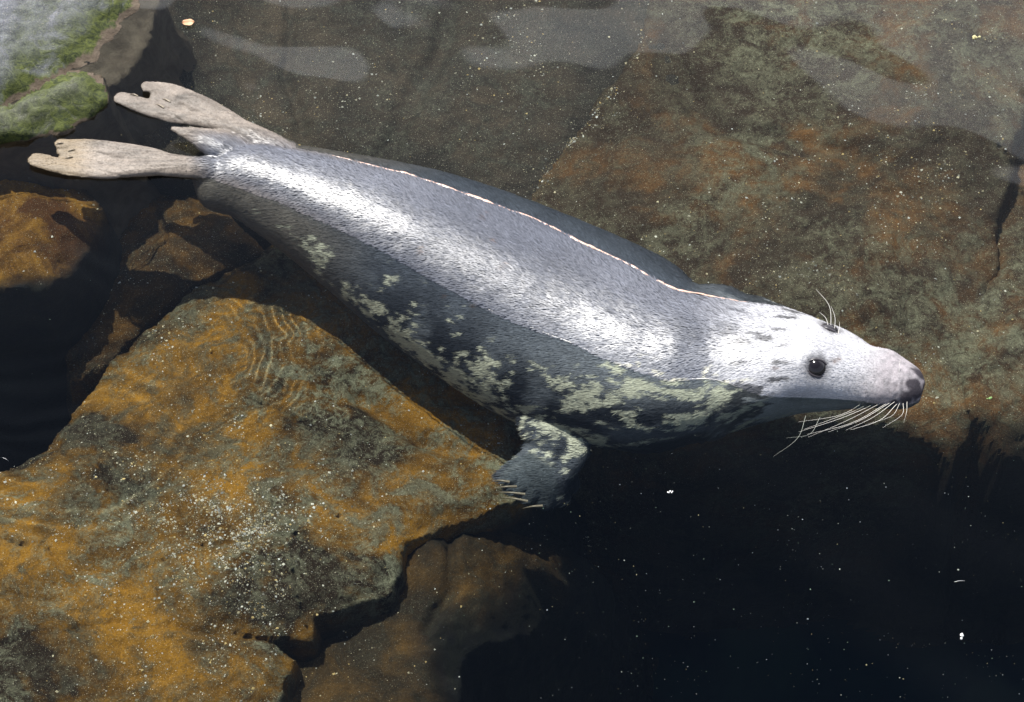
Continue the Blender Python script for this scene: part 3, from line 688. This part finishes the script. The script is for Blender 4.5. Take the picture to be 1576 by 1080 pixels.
for w in (((1240, 640), (1229, 672), (1190, 703)), ((1262, 642), (1246, 668), (1210, 674))):
    strand('whisker', [at(*w[0], -.012), at(*w[1], -.010), at(*w[2], -.014)], .0004)
for a, b_, c_, hgt in (((1279, 503), (1276, 470), (1256, 445), .07), ((1284, 505), (1285, 488), (1279, 471), .045), ((1290, 509), (1292, 502), (1292, 495), .02), ((1276, 502), (1270, 488), (1261, 480), .03)):
    h, _ = hit(a[0], a[1]+5, bvh1)
    z0 = h[2]; strand('whisker', [h, at(*b_, z0+hgt*.5), at(*c_, z0+hgt*.8)], .0009)
h, _ = hit(1384, 572, bvh1)
if h is not None: strand('whisker', [h, h+np.array([.0, .01, .012]), h+np.array([.002, .02, .018])], .0006)

# ---- claws of the fore flipper
cm = Mat('horn_claw'); cm.set(Base_Color=cm.mix(cm.noise(90, 3), (.10, .07, .045), (.32, .27, .19)), Roughness=.35)
for a, b_, zz in (((784, 741), (758, 739), -.236), ((795, 748), (759, 751), -.240), ((808, 760), (762, 757), -.25), ((812, 771), (771, 765), -.262), ((835, 778), (804, 782), -.275)):
    strand('claw', [at(*a, zz+.004), at((a[0]+b_[0])/2, (a[1]+b_[1])/2-1, zz+.006), at(*b_, zz-.006)], .0034, cm.m, tip=.12, n=8)
for a, b_ in (((84, 238), (72, 241)), ((115, 230), (104, 233)), ((112, 241), (100, 244)), ((97, 220), (86, 222)), ((262, 157), (250, 152)), ((212, 148), (200, 145)), ((252, 166), (240, 160))):
    h, nn_ = hit(*a, bvh1); h2, n2_ = hit(*b_, bvh1)
    if h is not None and h2 is not None: strand('claw', [h+nn_*.0002, (h+h2)/2+nn_*.0028, h2+nn_*.0006], .0026, cm.m, tip=.2, n=8)

# ------------------------------------------------------------------ grit and shell crumbs lying on the rocks
def grit():
    vs, cs = [], []
    for o, v, d, seed in ROCKS:
        if o.data.materials[0] in (M['bed'], M['dry'], M['mossy']): continue
        F = np.array([pl.vertices[:] for pl in o.data.polygons]); c = v[F].mean(1)
        a = v[F[:, 2]]-v[F[:, 0]]; b = v[F[:, 3]]-v[F[:, 1]]; n = np.cross(a, b); ar = np.linalg.norm(n, axis=1)/2; nz = np.abs(n[:, 2])/(2*ar+1e-12)
        gold = o.data.materials[0] == M['gold']
        dens = smooth(fbm(c, 5, 4, 200+seed), -.15, .55)*smooth(fbm(c, 22, 3, 300), -.3, .5)+.05
        dens *= smooth(nz, .55, .95)*ar*(22000 if gold else 4500 if o.data.materials[0] == M['deep'] else 12000)
        if gold:  # denser clusters here also stand in for sun glints on the water
            for a, b, rr_, g_ in ((300, 780, .16, 3), (400, 850, .14, 4), (120, 930, .07, 4), (420, 800, .2, 2), (300, 980, .2, 2), (60, 370, .1, 2)):
                q_ = at(a, b, -.4); dens *= 1+g_*np.exp(-((c[:, :2]-q_[:2])**2).sum(1)/rr_**2)
        else:
            ln = [at(*q_, -.5)[:2] for q_ in ((1000, 60), (975, 110), (940, 160), (880, 230), (835, 275))]
            for a_, b_ in zip(ln[:-1], ln[1:]):
                e_ = b_-a_; t_ = np.clip(((c[:, :2]-a_)@e_)/(e_@e_), 0, 1); dens = dens*(1+9*np.exp(-((c[:, :2]-a_-t_[:, None]*e_)**2).sum(1)/.016**2))
            q_ = at(800, 300, -.5); dens = dens*(1+3*np.exp(-((c[:, :2]-q_[:2])**2).sum(1)/.1**2))
        k = rng.poisson(dens); idx = np.repeat(np.arange(len(F)), k)
        u = rng.random((len(idx), 2)); q = v[F[idx]]
        pt = (q[:, 0]*(1-u[:, :1])+q[:, 1]*u[:, :1])*(1-u[:, 1:])+(q[:, 3]*(1-u[:, :1])+q[:, 2]*u[:, :1])*u[:, 1:]
        vs.append(pt)
    pt = np.concatenate(vs); N = len(pt)
    s = np.exp(rng.normal(math.log(.00125), .6, N)); s = np.clip(s, .0004, .0042)
    base = np.array([[1, 0, 0], [0, 1, 0], [-1, 0, 0], [0, -1, 0], [0, 0, .6], [0, 0, -.4]], float)
    V = base[None]*s[:, None, None]*rng.uniform(.55, 1.3, (N, 6, 3))
    a = rng.random(N)*6.28; ca, sa = np.cos(a)[:, None], np.sin(a)[:, None]
    V = np.stack([V[:, :, 0]*ca-V[:, :, 1]*sa, V[:, :, 0]*sa+V[:, :, 1]*ca, V[:, :, 2]], -1)+pt[:, None]
    T = np.array([[0, 1, 4], [1, 2, 4], [2, 3, 4], [3, 0, 4], [1, 0, 5], [2, 1, 5], [3, 2, 5], [0, 3, 5]])
    Fc = (T[None]+np.arange(N)[:, None, None]*6).reshape(-1, 3)
    pal = np.array([(.75, .70, .58), (.8, .78, .72), (.62, .45, .2), (.45, .40, .3), (.7, .6, .4)])
    c = np.repeat(pal[rng.integers(0, 5, N)]*rng.uniform(.25, 1.1, (N, 1)), 6, 0)
    m = Mat('shell_grit'); at_ = m.n('ShaderNodeAttribute'); at_.attribute_name = 'coat'
    o = build('grit', V.reshape(-1, 3), Fc, m.set(Base_Color=at_.outputs[0], Roughness=.18, Specular_IOR_Level=.9), cols=c, smooth_shade=False)
    tag(o, 'pale sand grains and shell crumbs scattered over the submerged rocks', 'grit', kind='stuff')
    print('grit', N)
    return o
GRIT = grit()

# ------------------------------------------------------------------ water surface
def axis(lo, hi, n, far):
    return np.concatenate([-np.array(far[::-1]), np.linspace(lo, hi, n), np.array(far)])
wx = axis(-1.5, 1.5, 560, [2, 2.8, 4, 5.4]); wx[3] = -2; wx[:4] = [-5.4, -4, -2.8, -2]
wy = np.concatenate([[-5.4, -4, -2.8, -2], np.linspace(-1.2, 1.5, 500), [1.9, 2.8, 4, 5.4]])
X, Y = np.meshgrid(wx, wy)
Z = np.zeros(X.shape); r2 = np.random.default_rng(5)
fade = (1-smooth(np.maximum(abs(X), abs(Y)), 1.3, 1.7))
for k in range(26):
    lam = math.exp(r2.uniform(math.log(.12), math.log(.75))); a = r2.normal(1.25, .7)
    Z += WAVE*lam*lam**.3*np.sin(2*math.pi/lam*(X*math.cos(a)+Y*math.sin(a))+r2.uniform(0, 6.3))
pp = np.stack([X.ravel(), Y.ravel(), 0*X.ravel()], -1)
# fine capillary rings near the left crack
cx, cy = at(240, 380, 0)[:2]; rr = np.hypot(X-cx, Y-cy) + .03*fbm(pp, 5, 3, 4).reshape(X.shape)
cap = .00011*(1+fbm(pp, 7, 3, 41).reshape(X.shape)*1.5)*np.sin((rr+.05*fbm(pp, 9, 3, 40).reshape(X.shape))*2*math.pi/.023)*np.exp(-((rr-.20)/.10)**2)*smooth(X, -.95, -.6)
rr2 = np.hypot(X-at(60, 480)[0], Y-at(60, 480)[1])+.14*fbm(pp, 3, 3, 8).reshape(X.shape)
cap += .0003*smooth(-X, .75, .95)*np.sin(rr2*2*math.pi/.07)*np.exp(-((rr2-.27)/.16)**2)
Z = Z*fade + cap*fade
wm = Mat('clear_water'); g = wm.n('ShaderNodeBsdfGlass'); g.inputs['IOR'].default_value = 1.33; g.inputs['Roughness'].default_value = 0
g.inputs['Color'].default_value = (.925, .97, .95, 1); wm.link(g.outputs[0], wm.out.inputs[0])
water = build('water', np.stack([X, Y, Z], -1).reshape(-1, 3), gridfaces(len(wy), len(wx)), wm.m)
tag(water, kind='structure'); water.cycles.is_caustics_caster = True

# ------------------------------------------------------------------ small floating things
def blob_leaf(px, py, w, l, rot, name, label, cat, mat, curl=.0025, z=.004, sides=1.0):
    c = at(px, py, 0); n = 15; V = []
    for i in range(n):
        t = i/(n-1); half = w*math.sin(math.pi*min(1, t*1.02+.0))**.7*(1+.12*math.sin(9*t+px)); 
        for j in range(7):
            u = (j-3)/3; V.append([(t-.5)*l, u*half, curl*(u*u*1.2+(t-.5)**2*3)-(.0012 if j == 3 else 0)])
    for i in range(n*7): V.append([V[i][0], V[i][1], V[i][2]-.0007])
    F = gridfaces(n, 7).tolist(); F += [[a+n*7 for a in f[::-1]] for f in F]
    bd = list(range(7))+[7*k+6 for k in range(1, n)]+[7*(n-1)+k for k in range(5, -1, -1)]+[7*k for k in range(n-2, 0, -1)]
    for a, b in zip(bd, bd[1:]+bd[:1]): F.append([b, a, a+n*7, b+n*7])
    o = build(name, V, F, mat); o.location = (c[0], c[1], z); o.rotation_euler = (.05, .04, rot); tag(o, label, cat)
    return o
lf = Mat('leaf'); lf.set(Base_Color=lf.mix(lf.noise(60, 4), (.42, .20, .09), (.62, .38, .22)), Roughness=.5)
blob_leaf(290, 37, .0115, .032, .15, 'leaf', 'small dry orange leaf floating near the upper left corner', 'leaf', lf.m)
wf = Mat('white_scrap').set(Base_Color=(.8, .8, .78), Roughness=.6)
gf = Mat('green_scrap').set(Base_Color=(.22, .36, .12), Roughness=.5)
def scrap(px, py, r, mat, label, n=5, name='floating_scrap', cat='scrap', stretch=(1, 1, 1), z=0.):
    bm = bmesh.new(); rr = random.Random(px)
    for k in range(n):
        m_ = bmesh.ops.create_icosphere(bm, subdivisions=2, radius=r*rr.uniform(.4, .8))
        d = Vector((rr.uniform(-1, 1)*stretch[0], rr.uniform(-1, 1)*stretch[1], rr.uniform(-.1, .3)))*r
        for v in m_['verts']: v.co = v.co+v.co*rr.uniform(-.25, .25)+d
    me_ = bpy.data.meshes.new(name); bm.to_mesh(me_); bm.free(); me_.materials.append(mat)
    o = bpy.data.objects.new(name, me_); C.objects.link(o); o.location = at(px, py, z); tag(o, label, cat); return o
scrap(1480, 980, .0035, wf, 'white fluffy clump afloat in the dark water at the lower right', 6, stretch=(.6, 2, 1))
scrap(1031, 757, .0026, wf, 'bright white scrap afloat in the dark water between paw and chin', 5, stretch=(2.2, .7, 1))
scrap(1522, 613, .0034, gf, 'pale green scrap afloat near the right edge level with the snout', 4, stretch=(1.5, .8, 1))
scrap(1503, 57, .0050, Mat('straw').set(Base_Color=(.55, .5, .25), Roughness=.6), 'straw coloured clump near the upper right corner', 7, stretch=(2, .8, 1))
def feather(px, py, l, rot, label):
    c = at(px, py, 0); d = np.array([math.cos(rot), math.sin(rot), 0]); q = np.array([-d[1], d[0], 0])
    o = strand('hair', [c-d*l*.5+[0, 0, .001], c+q*l*.05+[0, 0, .002], c+d*l*.5+[0, 0, .001]], .0004, wf, None); tag(o, label, 'hair')
feather(1477, 895, .022, .1, 'short pale hair floating above the white clump in the dark water')
feather(8, 707, .02, -.5, 'short pale hair floating over the dark gap at the left edge')
# motes drifting in the water
N_ = 1300; u = rng.random((N_, 2))
mx_ = np.where(rng.random(N_) < .72, 760+rng.random(N_)*860, rng.random(N_)*1576); my_ = np.where(mx_ > 760, 560+rng.random(N_)*540, rng.random(N_)*1100)
pt = np.array([at(a, b, z) for a, b, z in zip(mx_, my_, -rng.random(N_)**1.5*.30-.004)])
pt = pt[(fbm(pt, 6, 3, 400) > -.08) | (rng.random(N_) < .3)]
keepm = np.array([bvh1.find_nearest(Vector(q))[3] > .02 for q in pt]); pt = pt[keepm]; N_ = len(pt)
sz = np.clip(np.exp(rng.normal(math.log(.00055), .5, N_)), .0004, .0026)
B_ = np.array([[1, 0, 0], [0, 1, 0], [-1, 0, 0], [0, -1, 0], [0, 0, 1], [0, 0, -1]], float)
V_ = (B_[None]*sz[:, None, None]*rng.uniform(.4, 1.5, (N_, 6, 3))+pt[:, None]).reshape(-1, 3)
T_8 = np.array([[0, 1, 4], [1, 2, 4], [2, 3, 4], [3, 0, 4], [1, 0, 5], [2, 1, 5], [3, 2, 5], [0, 3, 5]])
cm_ = np.repeat(np.array([(.7, .7, .62), (.6, .62, .66), (.55, .45, .25), (.3, .4, .3)])[rng.integers(0, 4, N_)], 6, 0)
mm_ = Mat('mote'); am = mm_.n('ShaderNodeAttribute'); am.attribute_name = 'coat'
mo = build('mote', V_, (T_8[None]+np.arange(N_)[:, None, None]*6).reshape(-1, 3), mm_.set(Base_Color=am.outputs[0], Roughness=.6), cols=cm_, smooth_shade=False)
tag(mo, 'fine pale specks drifting in the water', 'specks', kind='stuff')

for o in C.objects:
    if o.type == 'MESH' and o.name != 'water': o.cycles.is_caustics_receiver = True

# ------------------------------------------------------------------ to scene units (1 unit = 10 cm)
for o in list(C.objects):
    if o.parent is None:
        o.location = o.location*UNIT
        if o.type in ('MESH', 'EMPTY'): o.scale = o.scale*UNIT
